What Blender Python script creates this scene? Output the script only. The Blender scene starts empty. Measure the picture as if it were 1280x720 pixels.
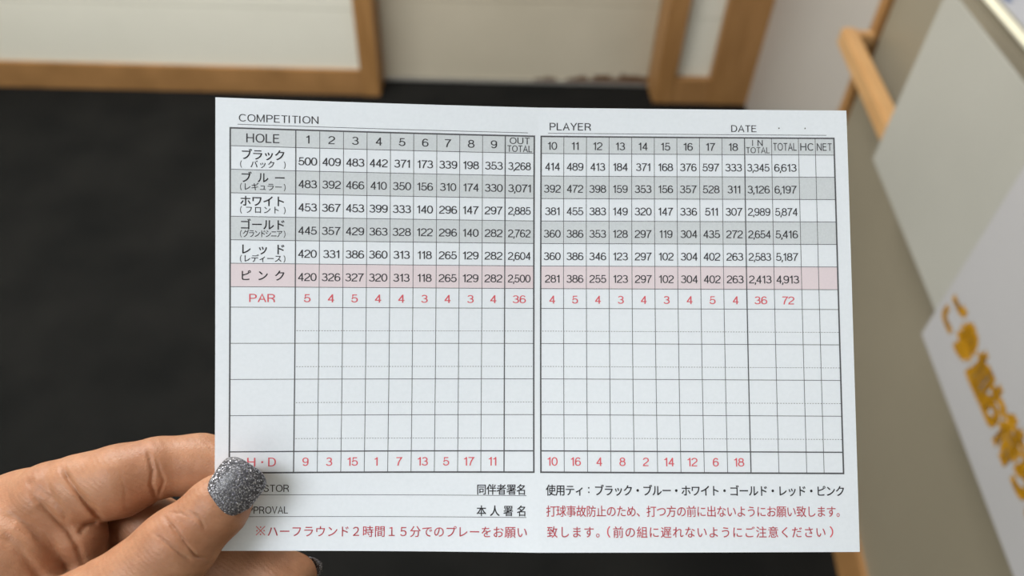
import bpy, bmesh, math, random
import numpy as np
from mathutils import Matrix, Vector

S = bpy.context.scene
C = S.collection
random.seed(4)

# ------------------------------------------------------------------ camera
CAM_H = 1.35
ROT = np.array([[0.999, -0.014, -0.039], [-0.019, 0.690, -0.723], [0.037, 0.723, 0.689]])
_u, _s, _v = np.linalg.svd(ROT)
ROT = _u @ _v
CAM = np.array([0.0, 0.0, CAM_H])
cd = bpy.data.cameras.new('camera')
cam = bpy.data.objects.new('camera', cd)
C.objects.link(cam)
cd.sensor_width = 36.0
cd.lens = 26.0
cd.clip_start = 0.01
cd.clip_end = 50
cd.dof.use_dof = True
cd.dof.focus_distance = 0.243
cd.dof.aperture_fstop = 8.0
M = Matrix([[*ROT[0], 0], [*ROT[1], 0], [*ROT[2], CAM_H], [0, 0, 0, 1]])
cam.matrix_world = M
S.camera = cam

# ------------------------------------------------------------------ light
w = bpy.data.worlds.new('world')
S.world = w
w.use_nodes = True
w.node_tree.nodes['Background'].inputs[0].default_value = (0.80, 0.90, 1.0, 1)
w.node_tree.nodes['Background'].inputs[1].default_value = 0.12


def area(name, loc, size, power, col, target=None):
    l = bpy.data.lights.new(name, 'AREA')
    l.shape = 'RECTANGLE'
    l.size, l.size_y = size
    l.energy = power
    l.color = col
    o = bpy.data.objects.new(name, l)
    C.objects.link(o)
    o.location = loc
    if target is not None:
        o.rotation_euler = (Vector(target) - Vector(loc)).to_track_quat('-Z', 'Y').to_euler()
    return o


area('ceiling_lamp', (-0.8, 1.5, 2.44), (1.4, 0.4), 72, (1.0, 0.97, 0.92))
area('ceiling_lamp', (-1.0, -0.45, 2.44), (1.1, 0.6), 24.5, (0.93, 0.97, 1.0))
area('rear_fill', (-0.7, -1.45, 1.75), (1.6, 1.0), 4, (0.88, 0.94, 1.0), (0, 0.3, 1.1))  # added weak cool fill from behind the camera; the back wall has no window
area('ceiling_lamp', (1.3, 0.9, 2.44), (0.6, 1.0), 9, (1.0, 0.97, 0.90))

vs = S.view_settings
vs.view_transform = 'Standard'
vs.look = 'None'
vs.exposure = 0.0
vs.gamma = 1.0
vs.use_curve_mapping = False


# ------------------------------------------------------------------ materials
def mat(name, col, rough=0.6, noise=None, bump=None, metal=0.0, spec=0.5, second=None, nscale=(1, 1, 1), detail=4):
    m = bpy.data.materials.new(name)
    m.use_nodes = True
    nt = m.node_tree
    b = nt.nodes['Principled BSDF']
    b.inputs['Base Color'].default_value = (*col, 1)
    b.inputs['Roughness'].default_value = rough
    b.inputs['Metallic'].default_value = metal
    b.inputs['Specular IOR Level'].default_value = spec
    tc = nt.nodes.new('ShaderNodeTexCoord')
    mp = nt.nodes.new('ShaderNodeMapping')
    mp.inputs['Scale'].default_value = nscale
    nt.links.new(tc.outputs['Object'], mp.inputs[0])
    if noise:
        n = nt.nodes.new('ShaderNodeTexNoise')
        n.inputs['Scale'].default_value = noise
        n.inputs['Detail'].default_value = detail
        nt.links.new(mp.outputs[0], n.inputs['Vector'])
        r = nt.nodes.new('ShaderNodeValToRGB')
        r.color_ramp.elements[0].position = 0.3
        r.color_ramp.elements[1].position = 0.7
        r.color_ramp.elements[0].color = (*col, 1)
        r.color_ramp.elements[1].color = (*(second or [min(1, c * 1.25) for c in col]), 1)
        nt.links.new(n.outputs['Fac'], r.inputs[0])
        nt.links.new(r.outputs[0], b.inputs['Base Color'])
    if bump:
        n2 = nt.nodes.new('ShaderNodeTexNoise')
        n2.inputs['Scale'].default_value = bump[0]
        n2.inputs['Detail'].default_value = 3
        nt.links.new(mp.outputs[0], n2.inputs['Vector'])
        bp = nt.nodes.new('ShaderNodeBump')
        bp.inputs['Strength'].default_value = bump[1]
        bp.inputs['Distance'].default_value = bump[2]
        nt.links.new(n2.outputs['Fac'], bp.inputs['Height'])
        nt.links.new(bp.outputs[0], b.inputs['Normal'])
    return m


M_carpet = mat('dark carpet', (0.0062, 0.0066, 0.0066), 0.95, 5, (400, 0.6, 0.004), second=(0.0115, 0.0115, 0.011), spec=0.08)
M_white = mat('white wall panel', (0.70, 0.695, 0.625), 0.7, 3, (60, 0.1, 0.002), second=(0.74, 0.735, 0.665))
M_wood = mat('stained wood', (0.27, 0.14, 0.05), 0.5, 9, None, second=(0.38, 0.20, 0.075), nscale=(1, 1, 1), detail=6)
M_wood_v = mat('stained wood upright', (0.28, 0.14, 0.045), 0.5, 14, None, second=(0.37, 0.195, 0.07), nscale=(4, 4, 0.5), detail=6)
M_rail = mat('light rail wood', (0.46, 0.26, 0.105), 0.45, 12, None, second=(0.54, 0.32, 0.14), nscale=(3, 0.5, 3))
M_grey = mat('grey wall', (0.40, 0.38, 0.36), 0.45, 2, None, second=(0.43, 0.41, 0.39))
M_counter = mat('beige counter laminate', (0.23, 0.207, 0.155), 0.4, 2, None, second=(0.265, 0.237, 0.18))
M_cream = mat('cream counter edge', (0.84, 0.82, 0.68), 0.35)
M_ceil = mat('ceiling', (0.8, 0.8, 0.78), 0.9)
M_sheet = mat('grey poster card', (0.37, 0.37, 0.34), 0.35, 4, None, second=(0.40, 0.40, 0.37))
M_poster = mat('white poster card', (0.42, 0.42, 0.44), 0.4)
M_orange = mat('orange print', (0.50, 0.24, 0.006), 0.5, 60, None, second=(0.58, 0.29, 0.008))
M_brown = mat('brown print outline', (0.30, 0.17, 0.04), 0.5)
M_metal = mat('brushed metal', (0.55, 0.55, 0.54), 0.4, metal=0.8)
M_dark = mat('dark gap', (0.02, 0.02, 0.02), 0.9)
M_pin = mat('white pin', (0.9, 0.9, 0.86), 0.3)
M_leaflet = mat('printed leaflet', (0.42, 0.43, 0.47), 0.5)
M_blue = mat('blue print', (0.05, 0.09, 0.22), 0.5)
M_greyprint = mat('grey print', (0.25, 0.26, 0.29), 0.5)


def door_material():
    m = mat('beige painted steel', (0.50, 0.46, 0.37), 0.5, 2.2, (8, 0.15, 0.01), second=(0.57, 0.525, 0.43))
    nt = m.node_tree
    b = nt.nodes['Principled BSDF']
    src = b.inputs['Base Color'].links[0].from_socket
    tc = nt.nodes.new('ShaderNodeTexCoord')
    sx = nt.nodes.new('ShaderNodeSeparateXYZ')
    nt.links.new(tc.outputs['Object'], sx.inputs[0])
    n = nt.nodes.new('ShaderNodeTexNoise')
    n.inputs['Scale'].default_value = 14
    n.inputs['Detail'].default_value = 5
    nt.links.new(tc.outputs['Object'], n.inputs['Vector'])

    def math_(op, a, b_):
        k = nt.nodes.new('ShaderNodeMath')
        k.operation = op
        for i, v in enumerate((a, b_)):
            if isinstance(v, (int, float)):
                k.inputs[i].default_value = v
            else:
                nt.links.new(v, k.inputs[i])
        return k.outputs[0]
    # rust: lowest centimetres, towards the right half of the door
    edge = math_('MULTIPLY', n.outputs['Fac'], 0.105)
    right = math_('MULTIPLY', math_('SUBTRACT', sx.outputs['X'], 0.12), 0.06)
    lim = math_('ADD', math_('SUBTRACT', edge, 0.041), right)
    fac = math_('MULTIPLY', math_('SUBTRACT', lim, sx.outputs['Z']), 160)
    cl = nt.nodes.new('ShaderNodeClamp')
    nt.links.new(fac, cl.inputs[0])
    mx = nt.nodes.new('ShaderNodeMix')
    mx.data_type = 'RGBA'
    nt.links.new(cl.outputs[0], mx.inputs[0])
    nt.links.new(src, mx.inputs[6])
    mx.inputs[7].default_value = (0.13, 0.065, 0.03, 1)
    nt.links.new(mx.outputs[2], b.inputs['Base Color'])
    return m


M_door = door_material()


# ------------------------------------------------------------------ helpers
def link(name, me, m, parent=None, smooth=False):
    o = bpy.data.objects.new(name, me)
    C.objects.link(o)
    if m is not None:
        me.materials.append(m)
    if smooth:
        me.polygons.foreach_set('use_smooth', [True] * len(me.polygons))
    if parent is not None:
        o.parent = parent
    return o


def boxes(name, lst, m, parent=None, bevel=0.0, frame=None):
    """one mesh from axis boxes (x0,x1,y0,y1,z0,z1), optionally in a local frame"""
    bm = bmesh.new()
    for (x0, x1, y0, y1, z0, z1) in lst:
        r = bmesh.ops.create_cube(bm, size=1)
        for v in r['verts']:
            v.co = Vector(((x0 + x1) / 2 + v.co.x * (x1 - x0), (y0 + y1) / 2 + v.co.y * (y1 - y0), (z0 + z1) / 2 + v.co.z * (z1 - z0)))
    if bevel:
        bmesh.ops.bevel(bm, geom=bm.edges[:], offset=bevel, segments=2, affect='EDGES')
    if frame is not None:
        bm.transform(frame)
        bmesh.ops.recalc_face_normals(bm, faces=bm.faces[:])
    me = bpy.data.meshes.new(name)
    bm.to_mesh(me)
    bm.free()
    return link(name, me, m, parent)


def empty(name, loc):
    o = bpy.data.objects.new(name, None)
    o.empty_display_size = 0.05
    o.location = loc
    C.objects.link(o)
    return o


def thing(o, label, cat, group=None):
    o['label'] = label
    o['category'] = cat
    if group:
        o['group'] = group
    return o


def struct(o):
    o['kind'] = 'structure'
    return o


# ------------------------------------------------------------------ room
WY = 2.42     # face of the far wall
DY = 2.532    # face of the recessed door
# frame of the slanted right side: x' = along the base towards the viewer, y' = out of the wall into the room
A0 = Vector((0.950, 2.405, 0.0))
DV = Vector((-0.142, -0.990, 0.0)).normalized()
NV = Vector((-0.990, 0.142, 0.0)).normalized()
SIDE = Matrix([[DV.x, NV.x, 0, A0.x], [DV.y, NV.y, 0, A0.y], [0, 0, 1, 0], [0, 0, 0, 1]])

struct(boxes('floor', [(-2.5, 2.6, -1.7, 2.75, -0.05, 0.0)], M_carpet))
struct(boxes('ceiling', [(-2.5, 2.6, -1.7, 2.75, 2.5, 2.55)], M_ceil))
struct(boxes('wall_left', [(-2.5, -2.4, -1.7, 2.42, 0, 2.5)], M_white))
struct(boxes('wall_back', [(-2.4, 2.5, -1.7, -1.6, 0, 2.5)], M_white))
struct(boxes('wall_right', [(2.5, 2.6, -1.7, 2.75, 0, 2.5)], M_white))

# far wall left of the door: a backing with separate white panels, joints recessed
wf = struct(boxes('wall_front', [(-2.4, -0.44, WY + 0.012, 2.60, 0, 2.5), (0.675, 0.80, WY + 0.03, 2.60, 0, 2.5),
                                 (-0.44, 0.80, 2.58, 2.75, 0, 2.5), (-0.44, 0.675, WY + 0.03, 2.58, 2.05, 2.5),
                                 (0.95, 2.5, 2.60, 2.75, 0, 2.5)], M_dark))
for i, (z0, z1) in enumerate(((0.095, 0.3045), (0.3065, 0.72), (0.722, 1.14), (1.142, 1.56), (1.562, 2.0), (2.002, 2.5))):
    p = boxes('panel', [(-2.4, -0.441, WY, WY + 0.012, z0, z1)], M_white, wf, bevel=0.0006)
    q = boxes('panel', [(0.675, 0.80, WY + 0.012, WY + 0.03, z0, z1)], M_white, wf, bevel=0.0006)

struct(boxes('baseboard_left', [(-2.4, -0.441, WY - 0.014, WY + 0.002, 0, 0.095)], M_wood, bevel=0.002))
struct(boxes('baseboard_right', [(0.674, 0.801, WY - 0.017, WY + 0.012, 0, 0.094)], M_wood, bevel=0.002))
struct(boxes('trim_1', [(-0.441, -0.376, WY - 0.02, 2.58, 0, 2.1)], M_wood_v, bevel=0.003))
struct(boxes('trim_2', [(0.605, 0.674, WY - 0.02, 2.58, 0, 2.1)], M_wood_v, bevel=0.003))
struct(boxes('trim_3', [(0.801, 0.952, WY - 0.02, 2.60, 0, 2.5)], M_wood_v, bevel=0.003))
struct(boxes('trim_4', [(-0.376, 0.605, WY - 0.02, 2.58, 2.05, 2.12)], M_wood, bevel=0.003))

# recessed steel door
d1 = struct(boxes('door_1', [(-0.376, 0.605, DY + 0.004, DY + 0.045, 0.006, 2.05)], M_door))
for (z0, z1) in ((0.012, 0.300), (0.302, 0.86), (0.862, 1.42), (1.422, 2.05)):
    boxes('door_panel', [(-0.374, 0.603, DY, DY + 0.004, z0, z1)], M_door, d1, bevel=0.0008)
o = boxes('threshold_strip', [(-0.376, 0.605, DY - 0.012, DY + 0.006, 0.0, 0.008)], M_metal, d1, bevel=0.001)
o['label'] = 'thin silver metal strip'

# slanted grey side wall between the far corner and the counter
sw = struct(boxes('wall_side', [(0.0, 0.925, -0.10, 0.0, 0.0, 2.5)], M_grey, frame=SIDE))
struct(boxes('trim_5', [(0.926, 0.965, -0.10, 0.014, 0.0, 2.5)], M_wood_v, bevel=0.003, frame=SIDE))

# ------------------------------------------------------------------ reception counter
base = SIDE @ Vector((2.2, 0, 0))
ct = empty('reception_counter', base)
INV = Matrix.Translation(-base) @ SIDE
thing(ct, 'long beige reception counter with cream top edge and wooden handrail, right side', 'counter')
boxes('front_panel', [(0.966, 3.9, -0.03, 0.0, 0.10, 0.898)], M_counter, ct, frame=INV)
boxes('side_panel', [(0.966, 0.99, -0.55, -0.03, 0.0, 0.898)], M_counter, ct, frame=INV)
o = boxes('kickboard', [(0.966, 3.9, -0.03, 0.010, 0.0, 0.10)], M_wood, ct, bevel=0.002, frame=INV)
o['label'] = 'brown wooden kickboard'
boxes('countertop', [(0.966, 3.9, -0.56, -0.010, 0.898, 0.920)], M_counter, ct, frame=INV)
o = boxes('edge_strip', [(0.966, 3.9, -0.010, 0.0035, 0.912, 0.9215)], M_cream, ct, bevel=0.003, frame=INV)
o['label'] = 'cream rounded edge strip'
# small white pin stuck in the counter front
bm = bmesh.new()
bmesh.ops.create_uvsphere(bm, u_segments=16, v_segments=10, radius=0.005)
bmesh.ops.scale(bm, vec=(1, 0.6, 1), verts=bm.verts[:])
bm.transform(INV @ Matrix.Translation((1.185, 0.002, 0.745)))
me = bpy.data.meshes.new('pin')
bm.to_mesh(me)
bm.free()
o = link('pin_head', me, M_pin, ct, True)
o['label'] = 'small round white pin head'

# ------------------------------------------------------------------ wooden handrail
o = boxes('handrail', [(0.947, 3.0, 0.046, 0.0765, 0.670, 0.708)], M_rail, ct, bevel=0.004, frame=INV)
o['label'] = 'light wooden handrail standing off the counter front'
for q in (0.960, 2.95):
    boxes('bracket', [(q - 0.013, q + 0.013, 0.010 if q < 1 else -0.0002, 0.046, 0.682, 0.704)], M_rail, o, bevel=0.003, frame=INV)


# ------------------------------------------------------------------ text tools
# plain grotesque capitals and figures drawn as pen strokes; capitals are 1 high
def arc(cx, cy, rx, ry, a0, a1, n=14, p=2.2):
    out = []
    for i in range(n + 1):
        t = math.radians(a0 + (a1 - a0) * i / n)
        c, s_ = math.cos(t), math.sin(t)
        out.append((cx + rx * math.copysign(abs(c) ** (2 / p), c), cy + ry * math.copysign(abs(s_) ** (2 / p), s_)))
    return out


def curve(pts, n=5):
    P = [pts[0]] + list(pts) + [pts[-1]]
    out = []
    for i in range(1, len(P) - 2):
        p0, p1, p2, p3 = [np.array(q, float) for q in P[i - 1:i + 3]]
        for k in range(n):
            t = k / n
            out.append(tuple(0.5 * ((2 * p1) + (p2 - p0) * t + (2 * p0 - 5 * p1 + 4 * p2 - p3) * t * t + (3 * p1 - p0 - 3 * p2 + p3) * t ** 3)))
    return out + [tuple(pts[-1])]


PEN = {
    '0': (0.57, [arc(0.285, 0.5, 0.225, 0.44, 0, 360, 30)]),
    '1': (0.40, [[(0.27, 0), (0.27, 1)], [(0.06, 0.765), (0.17, 0.80), (0.25, 0.90), (0.27, 0.98)]]),
    '2': (0.57, [arc(0.285, 0.70, 0.215, 0.24, 172, -25, 14) + curve([(0.44, 0.54), (0.27, 0.36), (0.12, 0.22), (0.07, 0.06)]) + [(0.07, 0.06), (0.52, 0.06)]]),
    '3': (0.57, [arc(0.27, 0.73, 0.19, 0.21, 160, -90, 14) + arc(0.27, 0.29, 0.225, 0.23, 90, -165, 16)]),
    '4': (0.57, [[(0.40, 0), (0.40, 1)], [(0.40, 0.95), (0.07, 0.29), (0.07, 0.29)], [(0.04, 0.29), (0.54, 0.29)]]),
    '5': (0.57, [[(0.48, 0.94), (0.145, 0.94), (0.095, 0.47)] + arc(0.275, 0.33, 0.225, 0.27, 142, -165, 16)]),
    '6': (0.57, [arc(0.29, 0.32, 0.215, 0.26, 0, 360, 24), arc(0.30, 0.5, 0.225, 0.44, 40, 205, 14)]),
    '7': (0.55, [[(0.04, 0.94), (0.50, 0.94)] + curve([(0.50, 0.94), (0.36, 0.66), (0.25, 0.36), (0.19, 0.0)])]),
    '8': (0.57, [arc(0.285, 0.74, 0.185, 0.20, 0, 360, 22), arc(0.285, 0.30, 0.225, 0.24, 0, 360, 24)]),
    '9': (0.57, [[(0.575 - x, 1 - y) for x, y in arc(0.29, 0.32, 0.215, 0.26, 0, 360, 24)], [(0.575 - x, 1 - y) for x, y in arc(0.30, 0.5, 0.225, 0.44, 40, 205, 14)]]),
    ',': (0.17, [[(0.095, 0.13), (0.095, 0.0), (0.045, -0.17)]]),
    '(': (0.30, [curve([(0.26, 1.12), (0.10, 0.80), (0.06, 0.45), (0.10, 0.12), (0.26, -0.20)])]),
    ')': (0.30, [curve([(0.04, 1.12), (0.20, 0.80), (0.24, 0.45), (0.20, 0.12), (0.04, -0.20)])]),
    'A': (0.66, [[(0.03, 0), (0.32, 0.97), (0.61, 0)], [(0.13, 0.34), (0.51, 0.34)]]),
    'C': (0.70, [arc(0.37, 0.5, 0.31, 0.44, 42, 318, 24)]),
    'D': (0.68, [[(0.06, 0.0), (0.06, 1.0)], [(0.06, 0.94), (0.28, 0.94)] + arc(0.28, 0.5, 0.31, 0.44, 90, -90, 16) + [(0.06, 0.06)]]),
    'E': (0.60, [[(0.52, 0.94), (0.06, 0.94), (0.06, 0.06), (0.54, 0.06)], [(0.06, 0.53), (0.48, 0.53)]]),
    'H': (0.71, [[(0.06, 0), (0.06, 1)], [(0.60, 0), (0.60, 1)], [(0.06, 0.53), (0.60, 0.53)]]),
    'I': (0.23, [[(0.06, 0), (0.06, 1)]]),
    'L': (0.55, [[(0.06, 1), (0.06, 0.06), (0.50, 0.06)]]),
    'M': (0.81, [[(0.06, 0), (0.06, 1)], [(0.68, 0), (0.68, 1)], [(0.07, 0.97), (0.37, 0.07), (0.67, 0.97)]]),
    'N': (0.72, [[(0.06, 0), (0.06, 1)], [(0.60, 0), (0.60, 1)], [(0.07, 0.96), (0.59, 0.04)]]),
    'O': (0.76, [arc(0.37, 0.5, 0.32, 0.44, 0, 360, 32)]),
    'P': (0.62, [[(0.06, 0), (0.06, 1)], [(0.06, 0.94), (0.32, 0.94)] + arc(0.32, 0.70, 0.22, 0.24, 90, -90, 14) + [(0.06, 0.46)]]),
    'R': (0.66, [[(0.06, 0), (0.06, 1)], [(0.06, 0.94), (0.32, 0.94)] + arc(0.32, 0.71, 0.22, 0.23, 90, -90, 14) + [(0.06, 0.48)], [(0.33, 0.48), (0.52, 0.30), (0.56, 0.0)]]),
    'S': (0.62, [curve([(0.51, 0.74), (0.43, 0.90), (0.29, 0.94), (0.15, 0.89), (0.09, 0.74), (0.16, 0.60), (0.30, 0.53), (0.45, 0.45), (0.53, 0.28), (0.45, 0.11), (0.29, 0.06), (0.13, 0.11), (0.06, 0.28)])]),
    'T': (0.60, [[(0.02, 0.94), (0.57, 0.94)], [(0.295, 0.94), (0.295, 0)]]),
    'U': (0.71, [[(0.06, 1), (0.06, 0.36)] + arc(0.33, 0.34, 0.27, 0.28, 180, 360, 16) + [(0.60, 1)]]),
    'V': (0.64, [[(0.03, 1), (0.31, 0.03), (0.59, 1)]]),
    'Y': (0.64, [[(0.03, 1), (0.31, 0.45), (0.59, 1)], [(0.31, 0.47), (0.31, 0)]]),
}
_glyph = {}


def stroke(pts, t):
    p = [np.array(pts[0], float)]
    for q in pts[1:]:
        if np.linalg.norm(np.array(q) - p[-1]) > 1e-4:
            p.append(np.array(q, float))
    n = len(p)
    closed = n > 3 and np.linalg.norm(p[0] - p[-1]) < 2e-3
    V = []
    for i in range(n):
        a = p[i] - p[i - 1] if i > 0 else (p[-1] - p[-2] if closed else p[1] - p[0])
        b = p[i + 1] - p[i] if i < n - 1 else (p[1] - p[0] if closed else p[-1] - p[-2])
        a = a / np.linalg.norm(a)
        b = b / np.linalg.norm(b)
        m = a + b
        m = m / max(1e-6, np.linalg.norm(m))
        k = 1 / max(0.5, m @ a)
        nrm = np.array([-m[1], m[0]]) * t / 2 * k
        V += [p[i] - nrm, p[i] + nrm]
    return V, [(2 * i, 2 * i + 2, 2 * i + 3, 2 * i + 1) for i in range(n - 1)]


def own_string(body, t):
    V, F, x = [], [], 0.0
    for ch in body:
        wd, strokes = PEN[ch]
        if ch == ',':
            x -= 0.02
        for pts in strokes:
            v, f = stroke(pts, t)
            F += [tuple(i + len(V) for i in q) for q in f]
            V += [q + np.array([x, 0]) for q in v]
        x += wd - (0.03 if ch == ',' else 0) + (0.07 if ch.isalpha() else 0)
    return np.array(V), F


def text_mesh(body, offset=0.0):
    key = (body, offset)
    if key in _glyph:
        return _glyph[key]
    if all(ch in PEN for ch in body):
        _glyph[key] = own_string(body, 0.112 + offset)
        return _glyph[key]
    c = bpy.data.curves.new('glyphs', 'FONT')
    c.body = body
    c.size = 1
    c.resolution_u = 4
    o = bpy.data.objects.new('glyphs', c)
    C.objects.link(o)
    dg = bpy.context.evaluated_depsgraph_get()
    m = bpy.data.meshes.new_from_object(o.evaluated_get(dg))
    v = np.array([x.co[:] for x in m.vertices]).reshape(-1, 3)[:, :2]
    f = [tuple(p.vertices) for p in m.polygons]
    bpy.data.objects.remove(o)
    bpy.data.curves.remove(c)
    bpy.data.meshes.remove(m)
    if offset:   # bolder: the same outline laid down four times, a hair apart
        n = len(v)
        v = np.concatenate([v + [a * offset, b * offset] for a, b in ((-1, -0.6), (1, -0.6), (-1, 0.6), (1, 0.6))])
        f = [tuple(i + k * n for i in q) for k in range(4) for q in f]
    _glyph[key] = (v, f)
    return v, f


class Print:
    """flat print collected in paper millimetres"""
    def __init__(self):
        self.v = []
        self.f = []
        self.n = 0

    def add(self, v, f):
        self.v.append(v)
        self.f += [tuple(i + self.n for i in q) for q in f]
        self.n += len(v)

    def rect(self, u0, u1, v0, v1, step=5.0):
        nu = max(1, int(math.ceil((u1 - u0) / step)))
        nv = max(1, int(math.ceil((v1 - v0) / step)))
        us = np.linspace(u0, u1, nu + 1)
        ws = np.linspace(v0, v1, nv + 1)
        vv = np.array([(a, b) for b in ws for a in us])
        self.add(vv, [(j * (nu + 1) + i, j * (nu + 1) + i + 1, (j + 1) * (nu + 1) + i + 1, (j + 1) * (nu + 1) + i) for j in range(nv) for i in range(nu)])

    def line(self, u0, v0, u1, v1, wd, step=5.0):
        n = max(1, int(math.ceil(math.hypot(u1 - u0, v1 - v0) / step)))
        d = np.array([u1 - u0, v1 - v0])
        d = d / np.linalg.norm(d)
        p = np.array([-d[1], d[0]]) * wd / 2
        vv = []
        for i in range(n + 1):
            c = np.array([u0, v0]) + (np.array([u1, v1]) - np.array([u0, v0])) * i / n
            vv += [c - p, c + p]
        self.add(np.array(vv), [(2 * i, 2 * i + 2, 2 * i + 3, 2 * i + 1) for i in range(n)])

    def fit(self, body, u0, u1, v0, h, cap=1.0, off=0.0):
        """string stretched to run from u0 to u1, capitals h high, on baseline v0"""
        v, f = text_mesh(body, off)
        a, b = v[:, 0].min(), v[:, 0].max()
        self.add(np.stack([u0 + (v[:, 0] - a) * (u1 - u0) / (b - a), v0 + v[:, 1] * h / cap], -1), f)

    def centre(self, body, uc, v0, h, sx, cap=1.0, off=0.0):
        v, f = text_mesh(body, off)
        a, b = v[:, 0].min(), v[:, 0].max()
        self.add(np.stack([uc + (v[:, 0] - (a + b) / 2) * sx, v0 + v[:, 1] * h / cap], -1), f)

    def cells(self, body, u0, pitch, v0, h, ew=None, off=0.0):
        """full-width characters, one every pitch; h is the height of a kanji"""
        ew = ew or pitch
        for i, ch in enumerate(body):
            if ch == ' ':
                continue
            v, f = text_mesh(ch, off)
            self.add(np.stack([u0 + i * pitch + (pitch - ew) / 2 + v[:, 0] * ew, v0 + (v[:, 1] + 0.08) * h / 0.92], -1), f)


# ------------------------------------------------------------------ posters on the handrail
def board(name, label, s0, s1, z0, z1, y0, th, m):
    b0 = SIDE @ Vector(((s0 + s1) / 2, y0, z0))
    inv = Matrix.Translation(-b0) @ SIDE
    o = boxes(name, [(s0, s1, y0, y0 + th, z0, z1)], m, None, bevel=0.0003, frame=inv)
    o.location = b0
    thing(o, label, 'poster', 'posters hung on the handrail')
    return o, inv


board('poster', 'blank pale grey poster board hung on the wooden handrail, behind the lettered one', 1.347, 1.76, 0.643, 0.943, 0.0770, 0.003, M_sheet)
pb, pinv = board('poster', 'white poster board with large orange Japanese lettering along its lower edge', 1.732, 2.15, 0.602, 0.902, 0.0804, 0.003, M_poster)


def lettering(name, m, off, y, parent, inv):
    P = Print()
    chars = 'ご参加お待ちして'
    pos = [1.769, 1.820, 1.873, 1.920, 1.968, 2.014, 2.061, 2.108]
    for ch, s in zip(chars, pos):
        v, f = text_mesh(ch, off)
        a, b = v[:, 0].min(), v[:, 0].max()
        c, d = v[:, 1].min(), v[:, 1].max()
        k = 0.049
        P.add(np.stack([s + (v[:, 0] - (a + b) / 2) * k, 0.680 + (v[:, 1] - (c + d) / 2) * k * 1.06], -1), f)
    vv = np.concatenate(P.v)
    me = bpy.data.meshes.new(name)
    me.from_pydata([tuple(inv @ Vector((x, y, z))) for x, z in vv], [], P.f)
    o = link(name, me, m, parent)
    return o


lettering('lettering_outline', M_brown, 0.085, 0.0836, pb, pinv)
lettering('lettering', M_orange, 0.045, 0.0838, pb, pinv)['label'] = 'orange Japanese lettering'

# leaflet on the counter
lb = SIDE @ Vector((1.45, -0.15, 0.9202))
linv = Matrix.Translation(-lb) @ SIDE
lf = boxes('leaflet', [(1.20, 1.62, -0.24, -0.014, 0.9202, 0.9208)], M_leaflet, None, frame=linv)
lf.location = lb
thing(lf, 'pale printed leaflet lying on the counter top, at upper right corner', 'leaflet')
boxes('print_block', [(1.23, 1.325, -0.032, -0.022, 0.9209, 0.9210)], M_blue, lf, frame=linv)
boxes('print_line', [(1.25 + 0.03 * i, 1.262 + 0.03 * i, -0.22, -0.055, 0.9209, 0.9210) for i in range(11)], M_greyprint, lf, frame=linv)

# ------------------------------------------------------------------ score card (paper millimetres, then bent as held)
RC = np.array([[0.9997915, 0.0039766, 0.0200274], [-0.0045111, 0.9996329, 0.0267155], [-0.0199138, -0.0268003, 0.9994424]])
TC = np.array([8.76327, 20.13608, -249.77985])
ZC = [-5.39271, 2.34171, -4.03712, -0.46521, 5.87718, 2.34617, 0.43791, -5.41899, 0.93650, -6.66883, 6.49973, -0.38243]


def zf(u, v):
    U = u / 100
    V = v / 100
    l = ZC[0] * U + ZC[1] * U * U + ZC[2] * U * V + ZC[3] * U * U * V + ZC[4] * U * V * V
    r = ZC[5] * U + ZC[6] * U * U + ZC[7] * U * V + ZC[8] * U * U * V + ZC[9] * U * V * V
    return np.where(u < 0, l, r) + ZC[10] * V * V + ZC[11] * V ** 3


def card_cam(uv, lift):
    uv = np.asarray(uv, float)
    u, v = uv[:, 0], uv[:, 1]
    return np.stack([u, v, zf(u, v) + lift], -1) @ RC.T + TC


def to_world(p):
    return (np.asarray(p) / 1000) @ ROT.T + CAM


CORG = to_world(card_cam([(0, -106)], 0))[0]


def card_mesh(name, P, lift, m, parent):
    uv = np.concatenate(P.v)
    me = bpy.data.meshes.new(name)
    me.from_pydata((to_world(card_cam(uv, lift)) - CORG).tolist(), [], P.f)
    return link(name, me, m, parent)


M_paper = mat('white card stock', (0.82, 0.862, 0.925), 0.55, 900, (1500, 0.12, 0.0001), second=(0.85, 0.89, 0.955), spec=0.3)
M_band = mat('grey print band', (0.63, 0.665, 0.70), 0.55, 1500, None, second=(0.69, 0.725, 0.765), spec=0.3)
M_pink = mat('pink print band', (0.79, 0.69, 0.735), 0.55, 1500, None, second=(0.82, 0.71, 0.755), spec=0.3)
M_ink = mat('dark grey ink', (0.048, 0.046, 0.053), 0.5, spec=0.2)
M_line = mat('thin grey ink', (0.10, 0.10, 0.11), 0.5, spec=0.2)
M_red = mat('red ink', (0.74, 0.125, 0.155), 0.5, spec=0.2)

TOP, BOT = 40.78, -106.01
us = np.concatenate([np.linspace(-105, 0, 36), np.linspace(0, 105, 36)[1:]])
ws = np.linspace(BOT, TOP, 50)
nu, nv = len(us), len(ws)
g = np.array([(a, b) for b in ws for a in us])
fr = card_cam(g, 0.0)
bk = card_cam(g, -0.28)
faces = []
N = nu * nv
for j in range(nv - 1):
    for i in range(nu - 1):
        a = j * nu + i
        faces.append((a, a + 1, a + nu + 1, a + nu))
        faces.append((N + a, N + a + nu, N + a + nu + 1, N + a + 1))
ring = [i for i in range(nu)] + [j * nu + nu - 1 for j in range(1, nv)] + [(nv - 1) * nu + i for i in range(nu - 2, -1, -1)] + [j * nu for j in range(nv - 2, 0, -1)]
for k in range(len(ring)):
    a, b = ring[k], ring[(k + 1) % len(ring)]
    faces.append((b, a, N + a, N + b))
me = bpy.data.meshes.new('score_card')
me.from_pydata((to_world(np.concatenate([fr, bk])) - CORG).tolist(), [], faces)
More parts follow.
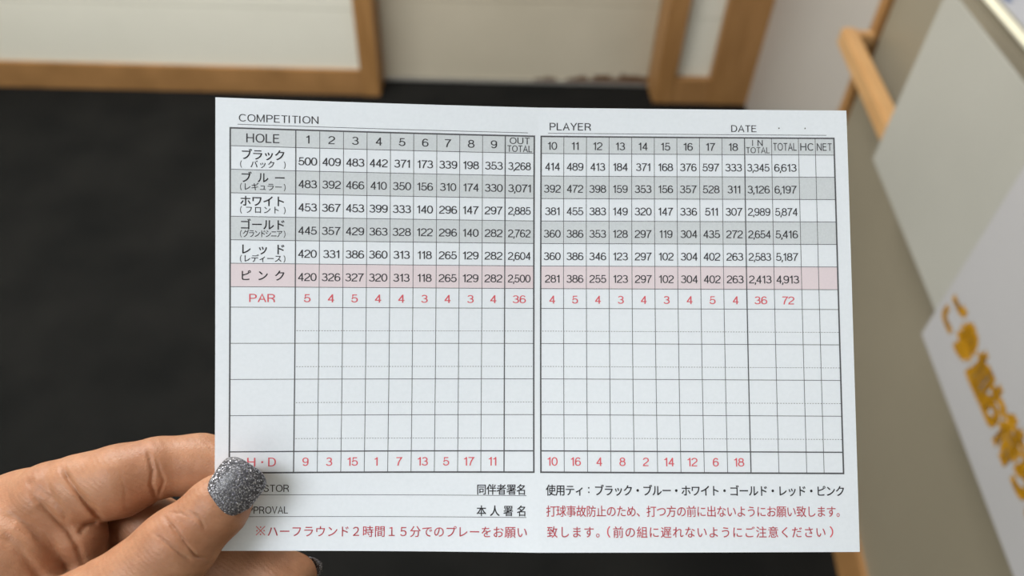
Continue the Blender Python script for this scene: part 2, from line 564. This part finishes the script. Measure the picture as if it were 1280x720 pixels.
card = link('score_card', me, M_paper)
card.location = CORG
thing(card, 'white printed golf score card held open in the hand, folded down its middle', 'card')

UL = [-100.393, -79.814] + [-79.814 + 7.6276 * k for k in range(1, 10)] + [-1.362]
UR = [0.970] + [0.970 + 7.6702 * k for k in range(1, 10)] + [79.182, 88.326, 94.037, 100.427]
ROW = [31.107] + [25.337 - 7.6144 * k for k in range(7)] + [-26.997] + [-26.997 - 11.7493 * k for k in (1, 2, 3, 4)] + [-80.835]

for j in (0, 2, 4):
    P = Print()
    P.rect(UL[0], UL[-1], ROW[j + 1], ROW[j])
    P.rect(UR[0], UR[-1], ROW[j + 1], ROW[j])
    card_mesh('grey_band', P, 0.03, M_band, card)
P = Print()
P.rect(UL[0], UL[-1], ROW[7], ROW[6])
P.rect(UR[0], UR[-1], ROW[7], ROW[6])
card_mesh('pink_band', P, 0.03, M_pink, card)

THIN, MID, BOLD = 0.19, 0.30, 0.50
for U, mids in ((UL, (1, 10)), (UR, (9,))):
    P = Print()
    for k, u in enumerate(U):
        wd = BOLD if k in (0, len(U) - 1) else (MID + 0.06 if k in mids else THIN)
        P.line(u, ROW[-1], u, ROW[0], wd)
    for k, v in enumerate(ROW):
        wd = BOLD if k in (0, len(ROW) - 1) else (0.38 if k == 12 else THIN)
        e = BOLD / 2
        P.line(U[0] - e, v, U[-1] + e, v, wd)
    card_mesh('table_grid', P, 0.05, M_line, card)
P = Print()
for v in (-34.62, -46.38, -58.12, -69.83):
    for (a, b) in ((UL[1], UL[-1]), (UR[0], UR[-1])):
        u = a + 0.5
        while u < b - 0.5:
            P.line(u, v, u + 0.47, v, 0.15)
            u += 0.885
card_mesh('dashed_lines', P, 0.05, M_line, card)
for q in ((-98.1, 32.35, -3.5, 32.2), (3.3, 32.2, 97.9, 32.15), (-96.9, -87.95, -3.8, -88.3), (-96.8, -95.0, -3.8, -95.15)):
    P = Print()
    P.line(*q, 0.17)
    card_mesh('writing_rule', P, 0.05, M_line, card)

W5 = text_mesh('500')[0]
W5 = W5[:, 0].max() - W5[:, 0].min()
SXL, SXR = 6.05 / W5, 5.72 / W5
OFF = 0.002


def headers():
    P = Print()
    P.fit('COMPETITION', -97.7, -72.6, 33.25, 2.45, off=-0.012)
    P.fit('PLAYER', 3.8, 17.8, 33.2, 2.5)
    P.fit('DATE', 65.5, 74.1, 33.1, 2.35)
    for u in (81.6, 90.5):
        P.rect(u, u + 0.4, 34.3, 34.7)
    P.fit('HOLE', -95.4, -85.0, 26.57, 2.9, off=OFF)
    P.fit('OUT', -9.7, -2.9, 28.35, 2.2, off=OFF)
    P.fit('TOTAL', -10.45, -2.1, 25.68, 2.2, off=OFF)
    P.fit('I', 72.6, 72.86, 28.35, 2.05)
    P.fit('N', 74.4, 76.2, 28.35, 2.05, off=OFF)
    P.fit('TOTAL', 70.5, 78.5, 25.86, 2.05, off=OFF)
    P.fit('TOTAL', 79.7, 87.7, 26.78, 2.65, off=OFF)
    P.fit('HC', 88.9, 93.4, 26.8, 2.6, off=OFF)
    P.fit('NET', 94.55, 99.6, 26.8, 2.6, off=OFF)
    for k in range(9):
        P.centre(str(k + 1), (UL[k + 1] + UL[k + 2]) / 2, 26.75, 2.65, SXL * 1.12, off=OFF)
        P.centre(str(k + 10), (UR[k] + UR[k + 1]) / 2, 26.6, 2.65, SXR * 1.03, off=OFF)
    card_mesh('heading_print', P, 0.07, M_ink, card)


headers()
DATA = [
    ('500 409 483 442 371 173 339 198 353 3,268', '414 489 413 184 371 168 376 597 333 3,345 6,613'),
    ('483 392 466 410 350 156 310 174 330 3,071', '392 472 398 159 353 156 357 528 311 3,126 6,197'),
    ('453 367 453 399 333 140 296 147 297 2,885', '381 455 383 149 320 147 336 511 307 2,989 5,874'),
    ('445 357 429 363 328 122 296 140 282 2,762', '360 386 353 128 297 119 304 435 272 2,654 5,416'),
    ('420 331 386 360 313 118 265 129 282 2,604', '360 386 346 123 297 102 304 402 263 2,583 5,187'),
    ('420 326 327 320 313 118 265 129 282 2,500', '281 386 255 123 297 102 304 402 263 2,413 4,913'),
]
for r, (lt, rt) in enumerate(DATA):
    P = Print()
    vb = ROW[r + 2] + (1.85 if r == 0 else 2.0)
    for k, s in enumerate(lt.split()):
        uc = (UL[k + 1] + UL[k + 2]) / 2
        if ',' in s:
            P.fit(s, uc - 3.9, uc + 3.8, vb, 2.65, off=OFF)
        else:
            P.centre(s, uc, vb, 2.65, SXL, off=OFF)
    for k, s in enumerate(rt.split()):
        uc = (UR[k] + UR[k + 1]) / 2
        if ',' in s:
            P.fit(s, uc - 3.85, uc + 3.75, vb, 2.65, off=OFF)
        else:
            P.centre(s, uc, vb, 2.65, SXR, off=OFF)
    card_mesh('distance_figures', P, 0.07, M_ink, card)
P = Print()
P.fit('PAR', -94.4, -86.2, -25.3, 2.65)
for k, s in enumerate('5 4 5 4 4 3 4 3 4 36'.split()):
    P.centre(s, (UL[k + 1] + UL[k + 2]) / 2, -25.3, 2.65, SXL * 1.12)
for k, s in enumerate('4 5 4 3 4 3 4 5 4 36 72'.split()):
    P.centre(s, (UR[k] + UR[k + 1]) / 2, -25.35, 2.65, SXR * 1.12)
card_mesh('par_figures', P, 0.07, M_red, card)['label'] = 'row of red par figures'
P = Print()
P.fit('H', -94.7, -92.1, -78.8, 2.85)
P.rect(-90.2, -89.6, -77.7, -77.1)
P.fit('D', -88.0, -85.5, -78.8, 2.85)
for k, s in enumerate('9 3 15 1 7 13 5 17 11'.split()):
    P.centre(s, (UL[k + 1] + UL[k + 2]) / 2, -78.75, 2.75, SXL * 1.05)
for k, s in enumerate('10 16 4 8 2 14 12 6 18'.split()):
    P.centre(s, (UR[k] + UR[k + 1]) / 2, -78.75, 2.75, SXR * 1.08)
card_mesh('handicap_figures', P, 0.07, M_red, card)['label'] = 'row of red handicap figures'


def spread(P, chars, u0, u1, v0, h, ew, off=0.004):
    n = len(chars)
    pitch = (u1 - u0 - ew) / (n - 1)
    for i, ch in enumerate(chars):
        if ch != ' ':
            P.cells(ch, u0 + i * pitch, ew, v0, h, off=off)


P = Print()
spread(P, 'ブラック', -97.2, -83.0, 20.95, 3.45, 3.7, 0.012)
spread(P, 'ブルー', -97.3, -83.0, 13.55, 3.45, 3.7, 0.012)
spread(P, 'ホワイト', -97.5, -83.0, 5.9, 3.45, 3.7, 0.012)
spread(P, 'ゴールド', -97.5, -82.9, -1.75, 3.45, 3.7, 0.012)
spread(P, 'レッド', -97.4, -82.9, -9.75, 3.45, 3.7, 0.012)
spread(P, 'ピンク', -97.4, -82.9, -18.35, 3.45, 3.7, 0.012)
card_mesh('tee_names', P, 0.07, M_ink, card)
P = Print()
for t_, a_, b_, v_, e_ in (('バック', -94.2, -86.3, 18.35, 2.5), ('レギュラー', -96.4, -84.0, 11.05, 2.55), ('フロント', -95.8, -84.8, 3.55, 2.5),
                           ('グランドシニア', -96.5, -83.9, -4.2, 2.1), ('レディース', -96.4, -84.0, -12.3, 2.55)):
    spread(P, t_, a_, b_, v_, 2.45, e_, 0.008)
    P.fit('(', -97.3, -96.75, v_ + 0.3, 1.75)
    P.fit(')', -83.6, -83.05, v_ + 0.3, 1.75)
card_mesh('tee_subtitles', P, 0.07, M_ink, card)

P = Print()
P.fit('ATTESTOR', -97.4, -81.2, -87.05, 2.3)
P.fit('APPROVAL', -96.3, -81.4, -94.05, 2.3)
card_mesh('signature_print', P, 0.07, M_ink, card)
P = Print()
P.cells('同伴者署名', -20.15, 3.26, -88.0, 3.3, 3.3, off=0.014)
spread(P, '本人署名', -20.15, -3.7, -94.75, 3.3, 3.3, 0.014)
card_mesh('signature_print', P, 0.07, M_ink, card)
P = Print()
P.cells('使用ティ', 2.6, 3.15, -88.2, 3.4, 3.3, off=0.014)
for dv_ in (0.55, 1.95):
    P.rect(16.4, 16.85, -87.9 + dv_, -87.45 + dv_)
P.cells('ブラック・ブルー・ホワイト・ゴールド・レッド・ピンク', 18.4, 3.165, -88.2, 3.4, 3.35, off=0.014)
card_mesh('tee_list_print', P, 0.07, M_ink, card)
P = Print()
for q in ((-91.6, -101.0, -88.7, -98.1), (-91.6, -98.1, -88.7, -101.0)):
    P.line(*q, 0.24)
for du, dv_ in ((0, 1.15), (0, -1.15), (1.15, 0), (-1.15, 0)):
    P.rect(-90.15 + du - 0.2, -90.15 + du + 0.2, -99.55 + dv_ - 0.2, -99.55 + dv_ + 0.2)
P.cells(' ハーフラウンド２時間１５分でのプレーをお願い', -92.0, 3.855, -101.5, 3.5, 3.75, off=0.006)
P.cells('打球事故防止のため、打つ方の前に出ないようにお願い致します。', 2.6, 3.275, -94.85, 3.5, 3.4, off=0.006)
P.cells('致します。', 2.6, 3.97, -101.35, 3.5, 3.6, off=0.006)
P.fit('(', 22.4, 23.5, -100.75, 2.6)
P.cells('前の組に遅れないようにご注意ください', 24.1, 3.895, -101.4, 3.5, 3.7, off=0.006)
P.fit(')', 95.2, 96.4, -100.75, 2.6)
card_mesh('notice_print', P, 0.07, M_red, card)['label'] = 'lines of red Japanese notice text'

# ------------------------------------------------------------------ the hand: one continuous surface from a distance field
FPX = 924.444


def c3(px, py, d):
    return np.array([(px - 640) * d / FPX, (360 - py) * d / FPX, -d])


def cone(P, a, b):
    A = c3(*a[:3])
    B = c3(*b[:3])
    ab = B - A
    h = np.clip(((P - A) @ ab) / (ab @ ab), 0, 1)
    q = P - (A + h[:, None] * ab)
    return np.sqrt((q * q).sum(1)) - (a[3] + (b[3] - a[3]) * h)


def smin(a, b, k):
    h = np.clip(0.5 + 0.5 * (b - a) / k, 0, 1)
    return b + (a - b) * h - k * h * (1 - h)


def chain(P, pts, k):
    f = None
    for a, b in zip(pts[:-1], pts[1:]):
        c = cone(P, a, b)
        f = c if f is None else smin(f, c, k)
    return f


GROOVES = [  # screen polyline, width mm, depth mm, near depth, far depth
    ([(205, 645), (220, 663), (232, 680), (245, 695), (259, 698)], 0.5, 0.8, 205, 232),
    ([(192, 665), (205, 677), (225, 692), (240, 701)], 0.48, 0.62, 205, 232),
    ([(235, 638), (250, 649), (257, 662)], 0.42, 0.42, 205, 232),
    ([(207, 640), (227, 642), (243, 650)], 0.4, 0.28, 205, 232),
    ([(212, 655), (222, 672), (236, 690)], 0.35, 0.22, 205, 232),
    ([(184, 560), (191, 588), (189, 606), (196, 626)], 0.75, 0.8, 225, 246),
    ([(194, 570), (200, 588), (205, 601), (200, 614), (197, 626)], 0.60, 0.42, 225, 246),
    ([(78, 586), (88, 602), (97, 615), (113, 634), (130, 652)], 1.0, 1.5, 215, 243),
    ([(36, 612), (50, 628), (64, 641), (85, 662), (96, 681), (106, 708)], 1.1, 0.95, 205, 243),
    ([(55, 600), (66, 618), (80, 640), (84, 655)], 1.0, 0.5, 215, 243),
    ([(0, 645), (22, 650), (42, 666), (62, 688), (72, 706)], 2.0, 0.8, 200, 243),
    ([(0, 668), (20, 684), (42, 712), (56, 735)], 1.6, 0.8, 200, 243),
    ([(98, 668), (108, 656), (124, 650)], 0.9, 0.9, 215, 243),
    ([(150, 590), (156, 612), (158, 635)], 0.5, 0.10, 215, 243),
    ([(30, 598), (46, 612), (62, 622), (78, 640)], 1.4, 0.6, 210, 243),
]


def groove(P):
    d = -P[:, 2]
    sx = 640 + FPX * P[:, 0] / d
    sy = 360 - FPX * P[:, 1] / d
    out = np.zeros(len(P))
    for pl, wd, dp, n0, n1 in GROOVES:
        xs = [q[0] for q in pl]
        ys = [q[1] for q in pl]
        sel = np.nonzero((sx > min(xs) - 22) & (sx < max(xs) + 22) & (sy > min(ys) - 22) & (sy < max(ys) + 22) & (d > n0) & (d < n1))[0]
        if not len(sel):
            continue
        best = np.full(len(sel), 1e9)
        tb = np.zeros(len(sel))
        nseg = len(pl) - 1
        for i in range(nseg):
            ax, ay = pl[i]
            bx, by = pl[i + 1]
            vx, vy = bx - ax, by - ay
            t = np.clip(((sx[sel] - ax) * vx + (sy[sel] - ay) * vy) / (vx * vx + vy * vy), 0, 1)
            dd = np.hypot(sx[sel] - ax - t * vx, sy[sel] - ay - t * vy)
            m_ = dd < best
            best = np.where(m_, dd, best)
            tb = np.where(m_, (i + t) / nseg, tb)
        fade = np.clip(np.minimum(tb, 1 - tb) * 5 + 0.15, 0, 1)
        out[sel] += dp * fade * np.exp(-(best / 4.0 / wd) ** 2)
    return out


def hand_field(P):
    d = -P[:, 2]
    sx = 640 + FPX * P[:, 0] / d
    kk = np.clip((150 - sx) / 130, 0, 1)
    idx = chain(P, [(98, 614, 241, 12.0), (150, 601, 242, 11.6), (190, 587, 245, 10.4)], 2)
    idx2 = chain(P, [(205, 583, 247, 10.0), (250, 581, 250.5, 9.9), (322, 590, 250.5, 8.6)], 3)
    idx = smin(idx, idx2, 1.5)
    pad = chain(P, [(66, 624, 240, 12.0), (98, 668, 240, 8.0), (106, 690, 241, 6.5)], 3)
    mcp = chain(P, [(98, 618, 246, 13.0), (30, 655, 248, 17.0), (-130, 820, 254, 25.0)], 5)
    palm = chain(P, [(18, 690, 237, 17.5), (-40, 760, 238, 23.0), (-140, 880, 250, 27.0), (-300, 1040, 250, 25.5)], 8)
    palm2 = chain(P, [(70, 780, 262, 15.0), (-60, 830, 262, 22.0), (-160, 900, 256, 25.0)], 8)
    mid = chain(P, [(20, 700, 258, 14.0), (110, 680, 257, 10.2), (190, 658, 255, 10.0), (282, 696, 251.5, 9.4), (347, 721, 250.5, 8.7), (366, 722, 251, 8.0)], 3)
    ring = chain(P, [(50, 760, 264, 13.0), (190, 738, 262, 9.6), (320, 766, 257, 8.2)], 4)
    pinky = chain(P, [(40, 830, 266, 12.0), (160, 812, 264, 8.6), (270, 832, 260, 7.2)], 4)
    th = chain(P, [(-80, 850, 240, 24.0), (30, 812, 230, 19.0), (122, 766, 225.5, 13.8), (221, 683, 227.5, 11.0), (273, 633, 231.2, 8.8), (298, 606, 233.7, 6.1)], 5)
    # the card: fingertips flatten against its two faces
    q = (P - TC) @ RC
    sd = q[:, 2] - zf(q[:, 0], q[:, 1])
    inside = (q[:, 0] > -106) & (q[:, 1] > -107)
    blend = np.clip((q[:, 0] + 112) / 7, 0, 1)
    back = smin(smin(idx, mid, 0.6), smin(ring, pinky, 0.6), 0.6)
    back = np.where(q[:, 1] > -107, np.maximum(back, (sd + 0.28 + 0.05) * 1.0 - (1 - blend) * 30), back)
    th = np.where(inside, np.maximum(th, 0.10 - sd), th)
    f = smin(back, pad, 0.9)
    f = smin(f, mcp, 0.6 + 5 * np.clip((95 - sx) / 60, 0, 1))
    f = smin(f, smin(palm, palm2, 8), 0.9 + 5 * np.clip((40 - sx) / 60, 0, 1))
    f = smin(f, th, 0.5 + 8 * kk)
    return f + groove(P)


def surface_net(field, lo, hi, h):
    n = [int((hi[i] - lo[i]) / h) + 1 for i in range(3)]
    cs = 4
    nc = [n[i] // cs + 2 for i in range(3)]
    ax = [lo[i] + h * (cs * np.arange(nc[i]) + (cs - 1) / 2) for i in range(3)]
    G = np.stack(np.meshgrid(*ax, indexing='ij'), -1).reshape(-1, 3)
    fc = np.concatenate([field(G[i:i + 200000]) for i in range(0, len(G), 200000)]).reshape(nc)
    full = np.repeat(np.repeat(np.repeat(fc, cs, 0), cs, 1), cs, 2)[:n[0], :n[1], :n[2]].astype(np.float32)
    near = np.argwhere(np.abs(full) < cs * h * 1.1 + 1.2)
    lo_ = np.array(lo)
    vals = np.concatenate([field(near[i:i + 200000] * h + lo_) for i in range(0, len(near), 200000)])
    full[near[:, 0], near[:, 1], near[:, 2]] = vals
    s = full < 0
    c = [slice(0, -1), slice(1, None)]
    cnt = np.zeros([k - 1 for k in n], np.uint8)
    for a in (0, 1):
        for b in (0, 1):
            for e in (0, 1):
                cnt += s[c[a], c[b], c[e]]
    cells = np.argwhere((cnt > 0) & (cnt < 8))
    idx = -np.ones(cnt.shape, np.int32)
    idx[cells[:, 0], cells[:, 1], cells[:, 2]] = np.arange(len(cells))
    acc = np.zeros((len(cells), 3))
    k = np.zeros(len(cells))
    for ax_ in range(3):
        o1, o2 = [i for i in range(3) if i != ax_]
        for a in (0, 1):
            for b in (0, 1):
                p0 = cells.copy()
                p0[:, o1] += a
                p0[:, o2] += b
                p1 = p0.copy()
                p1[:, ax_] += 1
                f0 = full[p0[:, 0], p0[:, 1], p0[:, 2]]
                f1 = full[p1[:, 0], p1[:, 1], p1[:, 2]]
                m_ = (f0 < 0) != (f1 < 0)
                t = np.where(m_, f0 / np.where(m_, f0 - f1, 1), 0)
                pt = p0.astype(float)
                pt[:, ax_] += t
                acc += pt * m_[:, None]
                k += m_
    V = acc / k[:, None] * h + lo_
    quads = []
    for ax_ in range(3):
        o1, o2 = [i for i in range(3) if i != ax_]
        sl0 = [slice(None)] * 3
        sl1 = [slice(None)] * 3
        sl0[ax_] = slice(0, -1)
        sl1[ax_] = slice(1, None)
        e = np.argwhere(s[tuple(sl0)] != s[tuple(sl1)])
        ok = (e[:, o1] > 0) & (e[:, o2] > 0) & (e[:, o1] < n[o1] - 1) & (e[:, o2] < n[o2] - 1)
        e = e[ok]

        def at(d1_, d2_):
            q = e.copy()
            q[:, o1] += d1_
            q[:, o2] += d2_
            return idx[q[:, 0], q[:, 1], q[:, 2]]
        Q = np.stack([at(-1, -1), at(0, -1), at(0, 0), at(-1, 0)], 1)
        inside = s[tuple(e.T)]
        flip = inside if ax_ != 1 else ~inside
        Q = np.where(flip[:, None], Q, Q[:, ::-1])
        quads.append(Q)
    Q = np.concatenate(quads)
    return V, Q[(Q >= 0).all(1)]


lo = (-300.0, -226.0, -290.0)
hi = (-66.0, -38.0, -196.0)
V, Q = surface_net(hand_field, lo, hi, 0.45)
for _ in range(2):  # pull vertices onto the exact surface
    f0 = hand_field(V)
    e_ = 0.15
    G = np.stack([hand_field(V + np.eye(3)[i] * e_) - f0 for i in range(3)], 1) / e_
    V = V - G * (f0 / np.maximum((G * G).sum(1), 0.3))[:, None]
HORG = to_world(c3(-100, 840, 252)[None])[0]
me = bpy.data.meshes.new('hand')
me.vertices.add(len(V))
me.vertices.foreach_set('co', (to_world(V) - HORG).ravel())
me.loops.add(len(Q) * 4)
me.loops.foreach_set('vertex_index', Q.ravel().astype(np.int32))
me.polygons.add(len(Q))
me.polygons.foreach_set('loop_start', np.arange(0, len(Q) * 4, 4, dtype=np.int32))
me.polygons.foreach_set('loop_total', np.full(len(Q), 4, dtype=np.int32))
me.update(calc_edges=True)
me.validate()


def skin_material():
    m = bpy.data.materials.new('skin')
    m.use_nodes = True
    nt = m.node_tree
    b = nt.nodes['Principled BSDF']
    tc = nt.nodes.new('ShaderNodeTexCoord')

    def noise(scale, detail=3):
        n = nt.nodes.new('ShaderNodeTexNoise')
        n.inputs['Scale'].default_value = scale
        n.inputs['Detail'].default_value = detail
        nt.links.new(tc.outputs['Object'], n.inputs['Vector'])
        return n.outputs['Fac']

    def ramp(src, a, b_, p0=0.35, p1=0.65):
        r = nt.nodes.new('ShaderNodeValToRGB')
        r.color_ramp.elements[0].position = p0
        r.color_ramp.elements[1].position = p1
        r.color_ramp.elements[0].color = (*a, 1)
        r.color_ramp.elements[1].color = (*b_, 1)
        nt.links.new(src, r.inputs[0])
        return r.outputs[0]
    base = ramp(noise(55, 4), (0.365, 0.168, 0.09), (0.435, 0.218, 0.122))
    mot = ramp(noise(320, 3), (0.93, 0.90, 0.88), (1.04, 1.03, 1.02))
    mx = nt.nodes.new('ShaderNodeMix')
    mx.data_type = 'RGBA'
    mx.blend_type = 'MULTIPLY'
    mx.inputs[0].default_value = 1
    nt.links.new(base, mx.inputs[6])
    nt.links.new(mot, mx.inputs[7])
    nt.links.new(mx.outputs[2], b.inputs['Base Color'])
    b.inputs['Roughness'].default_value = 0.48
    b.inputs['Specular IOR Level'].default_value = 0.4
    b.inputs['Subsurface Weight'].default_value = 0.25
    b.inputs['Subsurface Radius'].default_value = (1.0, 0.35, 0.2)
    b.inputs['Subsurface Scale'].default_value = 0.0012
    v = nt.nodes.new('ShaderNodeTexVoronoi')
    v.feature = 'DISTANCE_TO_EDGE'
    v.inputs['Scale'].default_value = 1100
    nt.links.new(tc.outputs['Object'], v.inputs['Vector'])
    w_ = nt.nodes.new('ShaderNodeTexWave')
    w_.bands_direction = 'DIAGONAL'
    w_.inputs['Scale'].default_value = 260
    w_.inputs['Distortion'].default_value = 3.0
    w_.inputs['Detail'].default_value = 2
    nt.links.new(tc.outputs['Object'], w_.inputs['Vector'])
    add = nt.nodes.new('ShaderNodeMath')
    add.operation = 'MULTIPLY_ADD'
    nt.links.new(w_.outputs['Fac'], add.inputs[0])
    add.inputs[1].default_value = 0.35
    nt.links.new(v.outputs['Distance'], add.inputs[2])
    bp = nt.nodes.new('ShaderNodeBump')
    bp.inputs['Strength'].default_value = 0.5
    bp.inputs['Distance'].default_value = 0.0002
    nt.links.new(add.outputs[0], bp.inputs['Height'])
    b2 = nt.nodes.new('ShaderNodeBump')
    b2.inputs['Strength'].default_value = 0.35
    b2.inputs['Distance'].default_value = 0.0006
    nt.links.new(noise(240, 4), b2.inputs['Height'])
    nt.links.new(bp.outputs[0], b2.inputs['Normal'])
    nt.links.new(b2.outputs[0], b.inputs['Normal'])
    return m


hand = link('hand', me, skin_material(), None, True)
hand.location = HORG
thing(hand, "person's left hand pinching the score card between thumb and fingers, silver glitter nails", 'hand')


def glitter_material():
    m = bpy.data.materials.new('silver glitter polish')
    m.use_nodes = True
    nt = m.node_tree
    b = nt.nodes['Principled BSDF']
    tc = nt.nodes.new('ShaderNodeTexCoord')
    v = nt.nodes.new('ShaderNodeTexVoronoi')
    v.inputs['Scale'].default_value = 4300
    nt.links.new(tc.outputs['Object'], v.inputs['Vector'])
    sep = nt.nodes.new('ShaderNodeSeparateColor')
    nt.links.new(v.outputs['Color'], sep.inputs[0])
    r = nt.nodes.new('ShaderNodeValToRGB')
    r.color_ramp.elements[0].position = 0.0
    r.color_ramp.elements[0].color = (0.05, 0.047, 0.062, 1)
    r.color_ramp.elements[1].position = 1.0
    r.color_ramp.elements[1].color = (0.95, 0.95, 1.0, 1)
    for p, c in ((0.55, 0.085), (0.82, 0.17), (0.925, 0.6)):
        e = r.color_ramp.elements.new(p)
        e.color = (c, c * 0.98, c * 1.08, 1)
    nt.links.new(sep.outputs[0], r.inputs[0])
    nt.links.new(r.outputs[0], b.inputs['Base Color'])
    b.inputs['Metallic'].default_value = 0.55
    b.inputs['Roughness'].default_value = 0.28
    # every flake tilts its own way
    sub = nt.nodes.new('ShaderNodeVectorMath')
    sub.operation = 'SUBTRACT'
    nt.links.new(v.outputs['Color'], sub.inputs[0])
    sub.inputs[1].default_value = (0.5, 0.5, 0.5)
    sc = nt.nodes.new('ShaderNodeVectorMath')
    sc.operation = 'SCALE'
    nt.links.new(sub.outputs[0], sc.inputs[0])
    sc.inputs['Scale'].default_value = 0.95
    geo = nt.nodes.new('ShaderNodeNewGeometry')
    ad = nt.nodes.new('ShaderNodeVectorMath')
    nt.links.new(geo.outputs['Normal'], ad.inputs[0])
    nt.links.new(sc.outputs[0], ad.inputs[1])
    nm = nt.nodes.new('ShaderNodeVectorMath')
    nm.operation = 'NORMALIZE'
    nt.links.new(ad.outputs[0], nm.inputs[0])
    nt.links.new(nm.outputs[0], b.inputs['Normal'])
    b.inputs['Coat Weight'].default_value = 0.35
    b.inputs['Coat Roughness'].default_value = 0.25
    return m


M_glitter = glitter_material()


def nail(name, basep, tipp, side, hw0, hw1, sag, thick, parent, label, arch=0.8):
    """curved nail plate: base and tip centres (camera mm), side vector, half widths, sagitta across"""
    B = np.array(basep)
    T = np.array(tipp)
    L = np.linalg.norm(T - B)
    t_ = (T - B) / L
    sd = np.array(side) - (np.array(side) @ t_) * t_
    sd /= np.linalg.norm(sd)
    up = np.cross(sd, t_)
    if up[2] < 0 and abs(up[2]) > 0.2:
        up = -up
    na, nt_ = 29, 33
    top = []
    for j in range(nt_):
        tt = j / (nt_ - 1)
        for i in range(na):
            a = -1 + 2 * i / (na - 1)
            t0 = 1.5 * a * a + 1.9 * abs(a) ** 6 - 1.4
            t1 = L + 0.6 - 2.6 * abs(a) ** 3.4
            s = t0 + (t1 - t0) * tt
            hw = hw0 + (hw1 - hw0) * min(1, max(0, s / L))
            hw *= 1 - 0.20 * (1 - min(1, tt / 0.32)) ** 2 - 0.07 * (max(0, tt - 0.72) / 0.28) ** 2
            edge = 0.45 * (abs(a) ** 6) + 0.35 * max(0, (tt - 0.93) / 0.07) ** 2 + 0.3 * max(0, (0.06 - tt) / 0.06) ** 2
            z = arch * math.sin(math.pi * min(1, max(0, s / L))) - sag * a * a - edge
            top.append(B + t_ * s + sd * (a * hw) + up * z)
    top = np.array(top)
    bot = top - up * thick
    n = na * nt_
    F = []
    for j in range(nt_ - 1):
        for i in range(na - 1):
            q = j * na + i
            F.append((q, q + 1, q + na + 1, q + na))
            F.append((n + q, n + q + na, n + q + na + 1, n + q + 1))
    rg = list(range(na)) + [j * na + na - 1 for j in range(1, nt_)] + [(nt_ - 1) * na + i for i in range(na - 2, -1, -1)] + [j * na for j in range(nt_ - 2, 0, -1)]
    for k in range(len(rg)):
        a, b = rg[k], rg[(k + 1) % len(rg)]
        F.append((b, a, n + a, n + b))
    bm_ = bmesh.new()
    vs_ = [bm_.verts.new(tuple(p)) for p in (to_world(np.concatenate([top, bot])) - HORG)]
    for f in F:
        bm_.faces.new([vs_[i] for i in f])
    bmesh.ops.recalc_face_normals(bm_, faces=bm_.faces[:])
    me_ = bpy.data.meshes.new(name)
    bm_.to_mesh(me_)
    bm_.free()
    o = link(name, me_, M_glitter, parent, True)
    o['label'] = label
    return o


nail('fingernail', c3(273, 637, 222.3), c3(311.5, 583, 225.6), (0.81, -0.58, -0.10), 7.3, 7.8, 3.0, 0.7, hand, 'silver glitter thumbnail')
nail('fingernail', c3(372, 708, 256.0), c3(400, 711, 254.5), (0.05, -1.0, 0.1), 3.7, 3.6, -1.0, 0.7, hand, 'silver glitter nail of the middle finger, edge on', arch=0.0)
